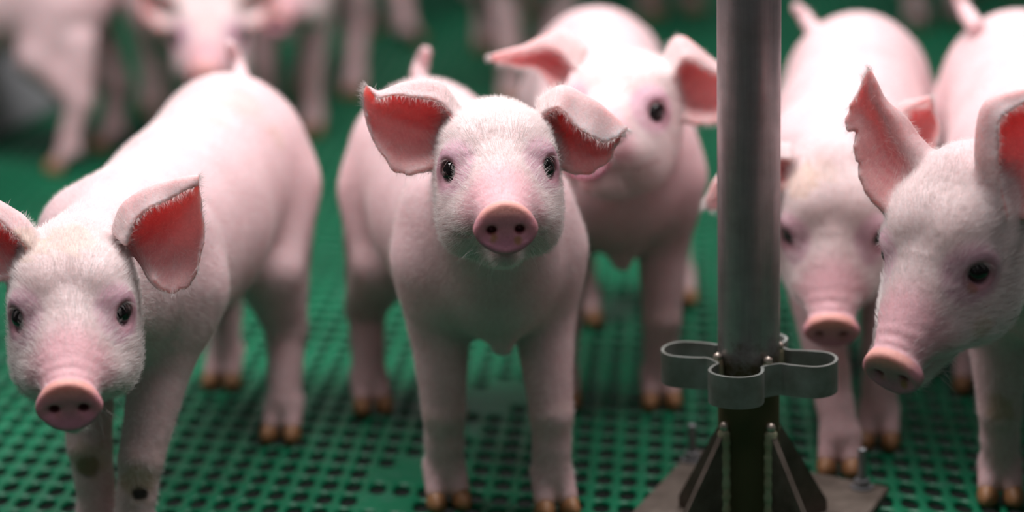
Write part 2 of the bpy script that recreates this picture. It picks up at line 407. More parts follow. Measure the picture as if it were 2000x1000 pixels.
# ------------------------------------------------------------------ piglets: signed-distance sculpting on a stretched grid
class Sculpt:
    def __init__(self, xs, ys, zs):
        self.xs, self.ys, self.zs = [np.asarray(a, np.float32) for a in (xs, ys, zs)]
        self.F = np.full((len(xs), len(ys), len(zs)), 0.2, np.float32)
    def block(self, lo, hi):
        sl = []
        for a, l, h in zip((self.xs, self.ys, self.zs), lo, hi):
            i = max(int(np.searchsorted(a, l)) - 1, 0); j = min(int(np.searchsorted(a, h)) + 1, len(a)); sl.append(slice(i, max(j, i)))
        X = self.xs[sl[0]][:, None, None]; Y = self.ys[sl[1]][None, :, None]; Z = self.zs[sl[2]][None, None, :]
        return tuple(sl), X, Y, Z
    def put(self, sl, d, k, sub=False):
        a = self.F[sl]
        if a.size == 0: return
        if sub:
            d = -d; h = np.maximum(k - np.abs(a - d), 0) / k; self.F[sl] = np.maximum(a, d) + h * h * (k / 4)
        else:
            h = np.maximum(k - np.abs(a - d), 0) / k; self.F[sl] = np.minimum(a, d) - h * h * (k / 4)
    def cone(self, a, ra, b, rb, k=0.012, sub=False):
        a = np.asarray(a, float); b = np.asarray(b, float); m = max(ra, rb) + k + 0.006
        sl, X, Y, Z = self.block(np.minimum(a, b) - m, np.maximum(a, b) + m)
        ba = (b - a).astype(np.float32); L2 = float(ba @ ba) + 1e-12
        px, py, pz = X - a[0], Y - a[1], Z - a[2]
        h = np.clip((px * ba[0] + py * ba[1] + pz * ba[2]) / L2, 0, 1)
        d = np.sqrt((px - h * ba[0]) ** 2 + (py - h * ba[1]) ** 2 + (pz - h * ba[2]) ** 2) - (ra + (rb - ra) * h)
        self.put(sl, d.astype(np.float32), k, sub)
    def ell(self, c, M, r, k=0.012, sub=False, lowz=None):
        """ellipsoid: centre c, axes = columns of M, radii r"""
        c = np.asarray(c, float); M = np.asarray(M, float); r = np.asarray(r, float)
        ext = np.sqrt(((M * r) ** 2).sum(1)) + k + 0.006
        sl, X, Y, Z = self.block(c - ext, c + ext)
        px, py, pz = X - c[0], Y - c[1], Z - c[2]
        q0 = q1 = 0
        for i in range(3):
            l = px * M[0, i] + py * M[1, i] + pz * M[2, i]
            q0 = q0 + (l / r[i]) ** 2; q1 = q1 + (l / r[i] ** 2) ** 2
        k0 = np.sqrt(q0); k1 = np.sqrt(q1) + 1e-9
        self.put(sl, (k0 * (k0 - 1) / k1).astype(np.float32), k, sub)
    def seg(self, a, wa, ha, b, wb, hb, side, up, k=0.02):
        """tapered tube with an elliptical section"""
        a = np.asarray(a, float); b = np.asarray(b, float); m = max(wa, ha, wb, hb) + k + 0.006
        sl, X, Y, Z = self.block(np.minimum(a, b) - m, np.maximum(a, b) + m)
        t = b - a; L = np.linalg.norm(t); t = t / L
        side = unit(side - t * (side @ t)); up = unit(np.cross(t, side)) * (1 if np.cross(t, side) @ up > 0 else -1)
        px, py, pz = X - a[0], Y - a[1], Z - a[2]
        lt = px * t[0] + py * t[1] + pz * t[2]
        ls = px * side[0] + py * side[1] + pz * side[2]
        lu = px * up[0] + py * up[1] + pz * up[2]
        h = np.clip(lt / L, 0, 1); e = lt - h * L
        w = wa + (wb - wa) * h; hh = ha + (hb - ha) * h; mn = np.minimum(w, hh)
        q = np.sqrt((ls / w) ** 2 + (lu / hh) ** 2 + (e / mn) ** 2)
        self.put(sl, ((q - 1) * mn).astype(np.float32), k)
    def disc(self, c, M, rx, ry, hz, rnd, k):
        """rounded elliptical puck, axis = third column"""
        c = np.asarray(c, float); ext = max(rx, ry) + k + 0.006
        sl, X, Y, Z = self.block(c - ext, c + ext)
        px, py, pz = X - c[0], Y - c[1], Z - c[2]
        l = [px * M[0, i] + py * M[1, i] + pz * M[2, i] for i in range(3)]
        rxx = rx * (1 - 0.13 * np.clip(l[1] / ry, 0, 1) - 0.16 * np.clip(-l[1] / ry, 0, 1) ** 2)
        q = np.sqrt((l[0] / rxx) ** 2 + (l[1] / ry) ** 2); dr = (q - 1) * min(rx, ry) + rnd
        dz = np.abs(l[2]) - hz + rnd
        d = np.minimum(np.maximum(dr, dz), 0) + np.sqrt(np.maximum(dr, 0) ** 2 + np.maximum(dz, 0) ** 2) - rnd
        self.put(sl, d.astype(np.float32), k)
    def sheet(self, pts, rad, k):
        """union of tiny balls along a dense sample of a sheet"""
        m = float(rad.max()) + 0.005
        lo, hi = pts.min(0) - m - k, pts.max(0) + m + k
        sl, X, Y, Z = self.block(lo, hi)
        xs, ys, zs = X.ravel(), Y.ravel(), Z.ravel()
        if min(len(xs), len(ys), len(zs)) < 2: return
        D = np.full((len(xs), len(ys), len(zs)), 0.006, np.float32)
        ix = np.searchsorted(xs, pts[:, 0]); iy = np.searchsorted(ys, pts[:, 1]); iz = np.searchsorted(zs, pts[:, 2])
        step = max(float(np.median(np.diff(xs))), 1e-4); n = int(math.ceil(m / step))
        P = pts.astype(np.float32); flat = D.ravel(); sy, sz = len(ys), len(zs)
        for dx in range(-n, n + 1):
            jx = ix + dx; okx = (jx >= 0) & (jx < len(xs)); ex = (xs[np.clip(jx, 0, len(xs) - 1)] - P[:, 0]) ** 2
            for dy in range(-n, n + 1):
                if dx * dx + dy * dy > (n + 1) ** 2: continue
                jy = iy + dy; oky = okx & (jy >= 0) & (jy < sy); exy = ex + (ys[np.clip(jy, 0, sy - 1)] - P[:, 1]) ** 2
                for dz in range(-n, n + 1):
                    jz = iz + dz; ok = oky & (jz >= 0) & (jz < sz)
                    d = np.sqrt(exy + (zs[np.clip(jz, 0, sz - 1)] - P[:, 2]) ** 2) - rad
                    idx = (jx * sy + jy) * sz + jz
                    np.minimum.at(flat, idx[ok], d[ok].astype(np.float32))
        self.put(sl, D, k)
    def mesh(self, smooth=2):
        F = self.F; S = F < 0; nx, ny, nz = F.shape
        cnt = np.zeros((nx - 1, ny - 1, nz - 1), np.uint8)
        for dx in (0, 1):
            for dy in (0, 1):
                for dz in (0, 1): cnt += S[dx:nx - 1 + dx, dy:ny - 1 + dy, dz:nz - 1 + dz]
        act = np.argwhere((cnt > 0) & (cnt < 8))
        idm = np.full(cnt.shape, -1, np.int32); idm[act[:, 0], act[:, 1], act[:, 2]] = np.arange(len(act))
        acc = np.zeros((len(act), 3)); num = np.zeros(len(act))
        A = (self.xs, self.ys, self.zs)
        corners = [(a, b, c) for a in (0, 1) for b in (0, 1) for c in (0, 1)]
        val = {c: F[act[:, 0] + c[0], act[:, 1] + c[1], act[:, 2] + c[2]] for c in corners}
        pos = {c: np.stack([A[i][act[:, i] + c[i]] for i in range(3)], 1) for c in corners}
        for c in corners:
            for ax in range(3):
                if c[ax]: continue
                e = list(c); e[ax] = 1; e = tuple(e)
                a, b = val[c], val[e]; x = (a < 0) != (b < 0)
                t = np.where(x, a / np.where(x, a - b, 1), 0)[:, None]
                acc += np.where(x[:, None], pos[c] + (pos[e] - pos[c]) * t, 0); num += x
        V = acc / num[:, None]
        faces = []
        for ax in range(3):
            o1, o2 = (ax + 1) % 3, (ax + 2) % 3
            s0 = [slice(None)] * 3; s1 = [slice(None)] * 3
            s0[ax] = slice(0, -1); s1[ax] = slice(1, None)
            a, b = S[tuple(s0)], S[tuple(s1)]
            E = np.argwhere(a != b)
            ok = (E[:, o1] > 0) & (E[:, o2] > 0) & (E[:, o1] < F.shape[o1] - 1) & (E[:, o2] < F.shape[o2] - 1); E = E[ok]
            flip = a[E[:, 0], E[:, 1], E[:, 2]]
            q = []
            for d1, d2 in ((-1, -1), (0, -1), (0, 0), (-1, 0)):
                c = E.copy(); c[:, o1] += d1; c[:, o2] += d2; q.append(idm[c[:, 0], c[:, 1], c[:, 2]])
            q = np.stack(q, 1); q[~flip] = q[~flip][:, ::-1]
            faces.append(q)
        Q = np.concatenate(faces)
        for _ in range(smooth):
            s = np.zeros_like(V); n = np.zeros(len(V))
            for i in range(4):
                a, b = Q[:, i], Q[:, (i + 1) % 4]
                for c in range(3): s[:, c] += np.bincount(a, V[b, c], len(V))
                n += np.bincount(a, minlength=len(V))
            V = V * 0.4 + 0.6 * s / np.maximum(n, 1)[:, None]
        return V, Q

def head_matrix(yaw, pit, ro):
    yaw, pit, ro = radians(yaw), radians(pit), radians(ro)
    fz = np.array([sin(yaw) * cos(pit), -cos(yaw) * cos(pit), sin(pit)])
    x0 = np.array([cos(yaw), sin(yaw), 0]); y0 = np.cross(fz, x0)
    return np.stack([cos(ro) * x0 + sin(ro) * y0, -sin(ro) * x0 + cos(ro) * y0, fz], 1)

def catmull(P, n):
    """resample control polyline P (m, ...) to n points"""
    m = len(P); out = []
    E = np.concatenate([[2 * P[0] - P[1]], P, [2 * P[-1] - P[-2]]])
    for t in np.linspace(0, m - 1 - 1e-9, n):
        i = int(t); u = t - i; a, b, c, d = E[i], E[i + 1], E[i + 2], E[i + 3]
        out.append(0.5 * (2 * b + (c - a) * u + (2 * a - 5 * b + 4 * c - d) * u * u + (3 * b - a - 3 * c + d) * u ** 3))
    return np.array(out)

EAR_R = np.array([[(4.2, 1.4, -2.2), (4.4, 1.8, -3.6), (4.0, 3.2, -4.4), (3.0, 4.2, -3.4), (3.4, 4.0, -2.0)],
                  [(6.0, 0.8, -2.0), (6.2, 2.0, -4.0), (5.8, 3.9, -4.8), (4.6, 5.9, -3.8), (4.9, 5.0, -2.2)],
                  [(7.8, 1.2, -2.2), (7.8, 2.9, -3.8), (7.2, 4.7, -4.4), (6.2, 6.8, -3.6), (6.4, 5.8, -2.4)],
                  [(9.0, 2.6, -2.4), (8.9, 4.0, -3.2), (8.5, 5.4, -3.6), (7.9, 7.2, -3.0), (8.0, 6.4, -2.4)],
                  [(9.6, 4.4, -2.4), (9.6, 5.0, -2.6), (9.5, 5.8, -2.8), (9.3, 7.0, -2.6), (9.3, 6.5, -2.4)]]) * 0.01

def sheet_points(grid, res, seed=0, ragged=()):
    """dense sheet samples, normals and (u,v) from a 5x5 control grid in world metres; ragged = nicks in the free edge"""
    nu = nv = int(0.11 / res)
    rows = np.stack([catmull(grid[:, j], nu) for j in range(grid.shape[1])], 1)          # nu,5,3
    P = catmull(rows.transpose(1, 0, 2), nv).transpose(1, 0, 2)                            # nu,nv,3
    du = np.gradient(P, axis=0); dv = np.gradient(P, axis=1); N = np.cross(du, dv)
    for a in (du, dv, N): a /= np.linalg.norm(a, axis=2)[..., None] + 1e-12
    uu, vv = np.meshgrid(np.linspace(0, 1, nu), np.linspace(0, 1, nv), indexing='ij')
    edge = np.abs(vv - 0.5) * 2
    wave = np.sin(uu * 15 + seed * 1.7 + vv * 3) * 0.0011 * edge ** 2 + np.sin(vv * 17 + seed + uu * 4) * 0.0005 * sstep(.1, .4, uu)
    P = P + N * (wave * sstep(0.1, 0.4, uu))[..., None]
    cut = 0.012 * (1 + np.sin(uu * 31 + seed)) * sstep(.15, .3, uu)
    for uc, wd, dp in ragged: cut = np.maximum(cut, dp * np.clip(1 - np.abs(uu - uc) / wd, 0, 1) ** 0.7)
    keep = vv >= cut
    rim = keep & (uu > 0.12) & ((vv < cut + 0.03) | (vv > 0.975) | (uu > 0.975))
    rd = np.where((uu > 0.975)[..., None], du, np.where((vv > 0.5)[..., None], dv, -dv))
    return (P[keep], N[keep], uu[keep], vv[keep]), (P[rim], unit2(rd[rim]), N[rim])

def unit2(a): return a / (np.linalg.norm(a, axis=1)[:, None] + 1e-12)
def lerp(a, b, t): return np.asarray(a) * (1 - t) + np.asarray(b) * t
def sstep(a, b, x): t = np.clip((x - a) / (b - a), 0, 1); return t * t * (3 - 2 * t)

def hoof_mesh():
    V, Fc = [], []; nu, nv = 10, 7
    for j in range(nv):
        ph = pi * j / (nv - 1)
        for i in range(nu):
            t = 2 * pi * i / nu
            x, y, z = sin(ph) * cos(t), sin(ph) * sin(t), cos(ph)
            # y forward: pointed toe, flat sole, narrower at the tip
            yy = y * (1.25 if y > 0 else 0.85); ta = 1 - 0.45 * max(y, 0) ** 2
            zz = max(z, -0.62); zz = zz * (1 - 0.30 * max(y, 0))
            V.append((x * ta, yy, zz))
    for j in range(nv - 1):
        for i in range(nu): Fc.append((j * nu + i, (j + 1) * nu + i, (j + 1) * nu + (i + 1) % nu, j * nu + (i + 1) % nu))
    me = bpy.data.meshes.new('hoof'); me.from_pydata(V, [], Fc); me.update(); me.shade_smooth(); me.materials.append(HOOF)
    return me
HOOF_ME = hoof_mesh()
def eye_mesh():
    bm = bmesh.new(); bmesh.ops.create_uvsphere(bm, u_segments=24, v_segments=16, radius=1)
    me = bpy.data.meshes.new('eye'); bm.to_mesh(me); bm.free(); me.shade_smooth(); me.materials.append(EYE); return me
EYE_ME = eye_mesh()

def piglet(label, head, hs, S, Hc, front, rear, ears=None, tail=None, fine=0.0017, coarse=0.003,
           fur=0, seed=0, size=1.0, spots=(), trunk=1.0, hair_len=0.008, ragged=((), ()), strip=(0, 0)):
    """head=(yaw,pitch,roll,origin); S, Hc: shoulder and hip centres; front/rear: ground points (image left, image right)"""
    yaw, pit, ro, O = head; O = np.asarray(O, float); M = head_matrix(yaw, pit, ro)
    S = np.asarray(S, float); Hc = np.asarray(Hc, float); z = size
    hp = lambda x, y, zz: O + M @ (np.array([x, y, zz]) * 0.01 * hs)
    hr = 0.01 * hs
    ax = unit(S - Hc); axh = unit(np.array([ax[0], ax[1], 0])); side = np.array([-axh[1], axh[0], 0])   # pig's left-hand side
    up = np.array([0, 0, 1.0])
    # image-left / image-right side vectors
    if side @ RGT < 0: sl_, sr_ = side, -side
    else: sl_, sr_ = -side, side
    # ---- ears
    grids = []
    for e, sx in ((0, -1), (1, 1)):
        if ears is not None and ears[e] is not None:
            d0 = depth_of(hp(sx * 3.8, 3.2, -3.6))
            g = np.array([[deep(px, py, d0 + dz * 0.01) for px, py, dz in row] for row in ears[e]])
        else:
            g = np.array([[O + M @ (p * np.array([sx, 1, 1]) * hs) for p in row] for row in EAR_R])
        grids.append(g)
    sr2 = [sheet_points(g, fine * 0.55, seed + 2.3 * i_, ragged[i_]) for i_, g in enumerate(grids)]
    sheets = [a for a, _ in sr2]; rims = [b for _, b in sr2]
    # ---- grid
    pts = [S + 0.1, S - 0.1, Hc + 0.11, Hc - 0.11, hp(0, -3, 10.5), hp(6, 6, -8), hp(-6, 6, -8), hp(-6, -6, -8), hp(6, -6, -8), hp(6, -7, 8), hp(-6, -7, 8)]
    pts += [np.asarray(p, float) + d for p in list(front) + list(rear) for d in (0.035, -0.035)]
    pts += [p.min(0) for p, _, _, _ in sheets] + [p.max(0) for p, _, _, _ in sheets]
    if tail is not None: pts += [np.asarray(t) + d for t in tail for d in (0.015, -0.015)]
    pts = np.array(pts); lo = pts.min(0) - 0.012; hi = pts.max(0) + 0.012; lo[2] = -0.006
    hpts = np.concatenate([np.array([hp(a, b, c) for a in (-6, 6) for b in (-7, 6) for c in (-5, 11)])] + [p for p, _, _, _ in sheets])
    flo, fhi = hpts.min(0) - 0.004, hpts.max(0) + 0.004
    axes = []
    for i in range(3):
        c = [lo[i]]
        while c[-1] < hi[i]:
            x = c[-1]
            dist = max(flo[i] - x, x - fhi[i], 0); c.append(x + min(fine + dist * 0.10, coarse))
        axes.append(np.array(c))
    sc = Sculpt(*axes)
    # ---- trunk
    T = trunk
    w = 0.073 * z * T; h = 0.084 * z * T
    L = np.linalg.norm(S - Hc)
    mid = (S + Hc) / 2 + np.array([0, 0, -0.010 * z])
    sc.seg(S + ax * 0.045 * z - up * 0.006, 0.056 * z, 0.064 * z, S, w, h, side, up, 0.012)
    sc.seg(S, w, h, mid, w * 1.05, h * 1.03, side, up, 0.012)
    sc.seg(mid, w * 1.05, h * 1.03, Hc, w * 0.97, h * 0.95, side, up, 0.012)
    sc.seg(Hc, w * 0.97, h * 0.95, Hc - ax * 0.040 * z - up * 0.012, w * 0.80, h * 0.74, side, up, 0.012)
    sc.cone(S + ax * 0.050 * z - up * 0.040, 0.020 * z, S + ax * 0.052 * z - up * 0.078, 0.009 * z, 0.016)   # breastbone tuft
    # ---- neck
    nb1, nb2 = hp(0, 0.4, -6.2), hp(0, -2.2, -4.8)
    sc.cone(S + up * 0.018 * z + ax * 0.01, 0.060 * z, nb1, 0.042 * hs, 0.022)
    sc.cone(S - up * 0.012 * z + ax * 0.02, 0.056 * z, nb2, 0.044 * hs, 0.022)
    # ---- legs
    joints = []
    hoofs = []
    def foot(p, fet, fwd_, lat):
        for s in (-1, 1):
            a = fet + lat * s * 0.006 * z - up * 0.002
            b = np.array([p[0], p[1], 0.0155 * z]) + lat * s * 0.0102 * z + fwd_ * 0.008 * z
            sc.cone(a, 0.0138 * z, b, 0.0100 * z, 0.004)
            hoofs.append((np.array([p[0], p[1], 0.0075 * z]) + lat * s * 0.0112 * z + fwd_ * 0.0125 * z, fwd_ + lat * s * 0.10))
            # dew claw
            dw = fet - fwd_ * 0.015 * z + lat * s * 0.011 * z
            sc.cone(dw, 0.0062 * z, dw - up * 0.010 * z - fwd_ * 0.003, 0.0040 * z, 0.006)
    fwd_ = axh
    for p, sd in zip(front, (sl_, sr_)):
        p = np.asarray(p, float)
        sh = S + sd * 0.046 * z - up * 0.012 * z + fwd_ * 0.012
        el = lerp(sh, p, 0.36); el[2] = 0.168 * z; el = el - fwd_ * 0.006
        kn = lerp(el, p, 0.62); kn[2] = 0.088 * z; kn = kn + fwd_ * 0.006
        fe = np.array([p[0], p[1], 0.034 * z]) - fwd_ * 0.004
        sc.ell(sh + up * 0.012, np.stack([sd, fwd_, up], 1), (0.032 * z, 0.050 * z, 0.066 * z), 0.018)
        sc.cone(sh, 0.039 * z, el, 0.0275 * z, 0.016); sc.cone(el, 0.0270 * z, kn, 0.0188 * z, 0.005)
        sc.cone(kn, 0.0188 * z, lerp(kn, fe, 0.55), 0.0165 * z, 0.004); sc.cone(lerp(kn, fe, 0.55), 0.0165 * z, fe, 0.0170 * z, 0.004)
        foot(p, fe, unit(fwd_), np.array([-fwd_[1], fwd_[0], 0])); joints.append(kn)
    for p, sd in zip(rear, (sl_, sr_)):
        p = np.asarray(p, float)
        hip = Hc + sd * 0.040 * z - up * 0.010 - fwd_ * 0.008
        st = lerp(hip, p, 0.30) + fwd_ * 0.030 * z; st[2] = 0.160 * z
        hk = lerp(hip, p, 0.85) - fwd_ * 0.026 * z; hk[2] = 0.098 * z
        fe = np.array([p[0], p[1], 0.034 * z]) - fwd_ * 0.006
        sc.ell(hip - up * 0.018, np.stack([sd, fwd_, up], 1), (0.035 * z, 0.056 * z, 0.076 * z), 0.020)
        sc.cone(hip - up * 0.02, 0.046 * z, st, 0.034 * z, 0.018); sc.cone(st, 0.033 * z, hk, 0.0195 * z, 0.008)
        sc.cone(lerp(hip, hk, .45) - fwd_ * .01, 0.031 * z, hk, 0.0188 * z, 0.008)
        sc.cone(hk, 0.0188 * z, fe, 0.0162 * z, 0.005)
        foot(p, fe, unit(fwd_), np.array([-fwd_[1], fwd_[0], 0])); joints.append(hk)
    # ---- tail
    if tail is not None:
        tp = catmull(np.array(tail), 9)
        for i in range(8): sc.cone(tp[i], (0.0085 - 0.0004 * i) * z, tp[i + 1], (0.0085 - 0.0004 * (i + 1)) * z, 0.003)
    # ---- head
    I = M
    E_ = lambda c, r, k, sub=False: sc.ell(hp(*c), I, np.array(r) * hr, k * hr, sub)
    E_((0, 0.4, -3.4), (4.95, 4.1, 5.0), 1.2)
    for s in (-1, 1): E_((s * 2.1, 1.75, -2.6), (2.5, 2.45, 3.8), 0.9)
    E_((0, 1.6, -6.0), (3.7, 2.9, 3.2), 1.2)
    sc.seg(hp(0, -1.5, 1.2), 4.1 * hr, 3.7 * hr, hp(0, -2.75, 8.3), 2.12 * hr, 1.75 * hr, M[:, 0], M[:, 1], 1.2 * hr)
    for s in (-1, 1):
        E_((s * 2.8, -2.3, -1.6), (2.45, 3.3, 4.2), 1.6)
        E_((s * 2.1, -3.3, 3.0), (2.1, 2.0, 3.2), 1.2)
        E_((s * 2.75, -4.6, 0.0), (2.4, 2.8, 3.9), 1.2)
    sc.cone(hp(0, -5.45, 7.5), 1.15 * hr, hp(0, -5.9, -0.2), 2.75 * hr, 1.0 * hr)
    for s in (-1, 1):
        E_((s * 3.0, 0.25, -0.1), (1.75, 1.75, 1.9), 1.0)                   # orbit
        E_((s * 3.0, 1.35, 0.1), (1.45, 0.75, 1.1), 0.9)                       # brow
    # snout pad, upper rim, wrinkles behind it
    tilt = Matrix.Rotation(radians(-7), 3, 'X'); Ms = M @ np.array(tilt)
    sc.disc(hp(0, -3.0, 9.35), Ms, 2.62 * hr, 2.14 * hr, 0.60 * hr, 0.42 * hr, 0.45 * hr)
    E_((0, -3.25, 10.55), (1.9, 1.35, 0.75), 0.5, True)                     # hollow face of the pad
    for zz, yy, hw in ((8.15, -1.15, 1.5), (7.15, -0.85, 1.8), (6.0, -0.45, 2.1)):
        prev = None
        for a in np.linspace(-1, 1, 9):
            q = hp(a * hw, yy - 0.75 * a * a, zz - 0.25 * a * a)
            if prev is not None: sc.cone(prev, 0.34 * hr, q, 0.34 * hr, 0.34 * hr)
            prev = q
    for s in (-1, 1):
        E_((s * 1.25, -3.3, 10.35), (0.80, 0.62, 0.75), 0.3, True)
        E_((s * 1.12, -3.1, 10.0), (0.42, 0.36, 1.3), 0.25, True)            # nostril
        # mouth slit
        q = [hp(0, -5.05, 8.6), hp(s * 1.2, -4.95, 8.0), hp(s * 2.2, -4.75, 6.4), hp(s * 3.1, -4.5, 4.4), hp(s * 3.9, -3.9, 2.6)]
        for a, b in zip(q[:-1], q[1:]): sc.cone(a, 0.16 * hr, b, 0.16 * hr, 0.35 * hr, True)
    eyes = []
    for s in (-1, 1):
        nrm = unit(M @ np.array([s * 0.74, 0.10, 0.66])); ec = hp(s * 3.72, 0.0, 0.55)
        eu = unit(M[:, 1] - nrm * (M[:, 1] @ nrm)); ew = np.cross(eu, nrm)
        sc.cone(ec + nrm * 0.5 * hr, 0.98 * hr, ec + nrm * 1.4 * hr, 1.15 * hr, 0.25 * hr, True)
        for rad, off, tub, kk in ((0.98, 0.52, 0.15, 0.16), (1.50, 0.10, 0.20, 0.40)):
            prev = None
            for a in np.linspace(0, 2 * pi, 17):
                q = ec + nrm * off * hr + (ew * cos(a) * rad * 1.0 + eu * (sin(a) * rad * (0.98 if sin(a) > 0 else 0.90))) * hr
                if prev is not None: sc.cone(prev, tub * hr, q, tub * hr, kk * hr)
                prev = q
        eyes.append((ec, nrm, s))
    # ---- ears
    for P, N, uu, vv in sheets:
        rad = (0.0021 + 0.0030 * (1 - uu) ** 2.5) * hs * max(1.0, fine / 0.0019)
        rad = rad * (0.72 + 0.28 * np.clip(np.minimum(np.minimum(vv, 1 - vv) * 7, (1 - uu) * 7), 0, 1))
        sc.sheet(P, rad.astype(np.float32), 0.007 * hs)
    V, Q = sc.mesh(2)
    # ---- skin colours
    q = (V - O) @ M / hr
    n = len(V)
    hw = sstep(-9, -3, q[:, 2]) * sstep(11, 7, np.abs(q[:, 0])) * sstep(-9, -5, q[:, 1]) * sstep(10, 6, q[:, 1])   # head weight
    c = np.tile(np.array([0.82, 0.595, 0.61]), (n, 1))
    def blend(col, wgt):
        nonlocal c
        wgt = np.clip(wgt, 0, 1)[:, None]; c = c * (1 - wgt) + np.array(col) * wgt
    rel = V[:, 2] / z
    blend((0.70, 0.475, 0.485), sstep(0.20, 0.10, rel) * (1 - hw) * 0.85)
    blend((0.84, 0.69, 0.675), hw * 0.9)
    jit = np.sin(V[:, 0] * 310 + 3 * np.sin(V[:, 1] * 170)) * np.sin(V[:, 2] * 290 + seed) * 0.5 + 0.5
    # muzzle pink
    mz = sstep(4.2, 6.8, q[:, 2] + 0.35 * (q[:, 1] + 3)) * sstep(-5.2, -3.6, q[:, 1] - 0.1 * q[:, 2] + .3) * hw
    blend((0.80, 0.42, 0.47), mz * 0.8)
    dz = q[:, 2] - 8.75
    pad = sstep(0.0, 0.25, dz) * sstep(-5.4, -5.15, q[:, 1]) * (np.abs(q[:, 0]) < 3.2)
    blend((0.74, 0.35, 0.40), pad); blend((0.62, 0.28, 0.38), pad * sstep(-3.0, -4.2, q[:, 1]) * 0.8)
    rim = pad * sstep(-2.5, -1.35, q[:, 1]); blend((0.86, 0.43, 0.36), rim * 0.9)
    for s in (-1, 1):
        dn = np.sqrt((q[:, 0] - s * 1.12) ** 2 + (q[:, 1] + 3.1) ** 2)
        blend((0.22, 0.06, 0.07), sstep(0.55, 0.28, dn) * (q[:, 2] > 8.6) * pad)
        blend((0.40, 0.22, 0.06), sstep(0.62, 0.25, np.hypot(q[:, 0] - s * 0.95 , q[:, 1] + 3.75 + .1 * s) + jit * .35) * pad * (0.8 if seed in (1, 5) else 0.25))
        # eye surroundings
        ec = np.array([s * 4.2, 0.0, 1.0]); de = np.linalg.norm((q - ec) * [1, 0.95, 0.8], axis=1)
        dm = np.linalg.norm((q - np.array([s * 3.8, 0.35, 1.3])) * [1, 0.9, 0.8], axis=1)
        blend((0.74, 0.44, 0.54), sstep(2.6, 1.7, dm) * hw * 0.9)
        blend((0.50, 0.25, 0.29), sstep(1.42, 1.15, de) * hw * 0.75)
        dt = np.linalg.norm(q - np.array([s * 4.3, -1.5, 0.2]), axis=1); blend((0.62, 0.34, 0.36), sstep(0.95, 0.35, dt) * 0.6)
    # lips
    dl = np.abs(q[:, 1] + 4.9 - 0.11 * (8.6 - q[:, 2])) ; blend((0.62, 0.36, 0.36), sstep(0.5, 0.1, dl) * (q[:, 2] > 2) * hw * 0.6)
    # ears
    earmask = np.zeros(n)
    for (P, N, uu, vv), sx, stp in zip(sheets, (-1, 1), strip):
        blo, bhi = P.min(0) - 0.008, P.max(0) + 0.008
        idx = np.where(np.all((V > blo) & (V < bhi), axis=1))[0]
        if len(idx) == 0: continue
        st = max(1, len(P) // 2600); Ps, Ns, us, vs_ = P[::st], N[::st], uu[::st], vv[::st]
        # orient normals towards the open side of the ear (mean toward the face front)
        ref = M[:, 2] * 0.9 + M[:, 0] * sx * 0.35 - up * 0.1
        if ears is not None: ref = unit(CAM - O) + M[:, 2] * 0.2
        sgn = 1.0 if (Ns[(vs_ < 0.6)] @ ref).mean() > 0 else -1.0
        best = np.full(len(idx), 1e9); bi = np.zeros(len(idx), int)
        Vi = V[idx]
        for a in range(0, len(idx), 4000):
            d2 = ((Vi[a:a + 4000, None, :] - Ps[None]) ** 2).sum(2); k_ = d2.argmin(1)
            bi[a:a + 4000] = k_; best[a:a + 4000] = d2[np.arange(len(k_)), k_]
        dist = np.sqrt(best); near = sstep(0.0075, 0.0045, dist) * sstep(-0.1, 0.12, us[bi] + 0.02)
        sd_ = ((Vi - Ps[bi]) * Ns[bi]).sum(1) * sgn
        inner = sstep(-0.0004, 0.0009, sd_) * near
        outer_ = (1 - sstep(-0.0004, 0.0009, sd_)) * near
        if stp:                                                     # hairy front margin beyond the ridge
            fm = sstep(stp - 0.08, stp + 0.08, vs_[bi]); outer_ = outer_ + inner * fm; inner = inner * (1 - fm)
        wI = np.zeros(n); wI[idx] = inner; wO = np.zeros(n); wO[idx] = outer_ * sstep(0.05, 0.35, us[bi])
        deepw = np.zeros(n); deepw[idx] = inner * sstep(0.65, 0.08, us[bi]) * sstep(0.02, .35, vs_[bi])
        earmask = np.maximum(earmask, np.maximum(wI, wO))
        blend((0.86, 0.54, 0.54), wO * 0.9)
        blend((0.85, 0.46, 0.46), wI)
        blend((0.76, 0.27, 0.28), deepw * 0.7)
        streak = np.zeros(n); streak[idx] = inner * (0.5 + 0.5 * np.sin(vs_[bi] * 46 + np.sin(us[bi] * 9) * 2)) * sstep(1, .2, us[bi])
        blend((0.90, 0.58, 0.56), streak * 0.35)
    # hooves stain on toes
    blend((0.55, 0.33, 0.24), sstep(0.024, 0.012, rel) * 0.8)
    for kn in joints[:2]:
        d = np.linalg.norm(V - kn, axis=1); blend((0.70, 0.52, 0.42), sstep(0.03, 0.015, d) * 0.35 * jit)
    pv = V - CAM; pdv = pv @ FWD; pxv = 1000 + FPX * (pv @ RGT) / pdv; pyv = 500 - FPX * (pv @ UPV) / pdv
    for (px_, py_, r, col, wt) in spots:
        m_ = np.where(np.hypot(pxv - px_, pyv - py_) < 7)[0]
        if len(m_) == 0: continue
        pt = V[m_[pdv[m_].argmin()]]
        d = np.linalg.norm(V - np.asarray(pt), axis=1) / r + (jit - .5) * (0.12 if r < 0.015 else 0.45)
        blend(col, sstep(1.0, 0.55, d) * wt)

    base = (np.asarray(front[0]) + front[1] + rear[0] + rear[1]) / 4.0
    root = empty('piglet', (float(base[0]), float(base[1]), 0.0))
    tag(root, label, 'piglet', 'piglets on the green floor')
    off = np.array([base[0], base[1], 0.0])
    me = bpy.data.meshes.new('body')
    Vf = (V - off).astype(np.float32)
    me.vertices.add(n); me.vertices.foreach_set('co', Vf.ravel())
    nf = len(Q); me.loops.add(nf * 4); me.loops.foreach_set('vertex_index', Q.astype(np.int32).ravel())
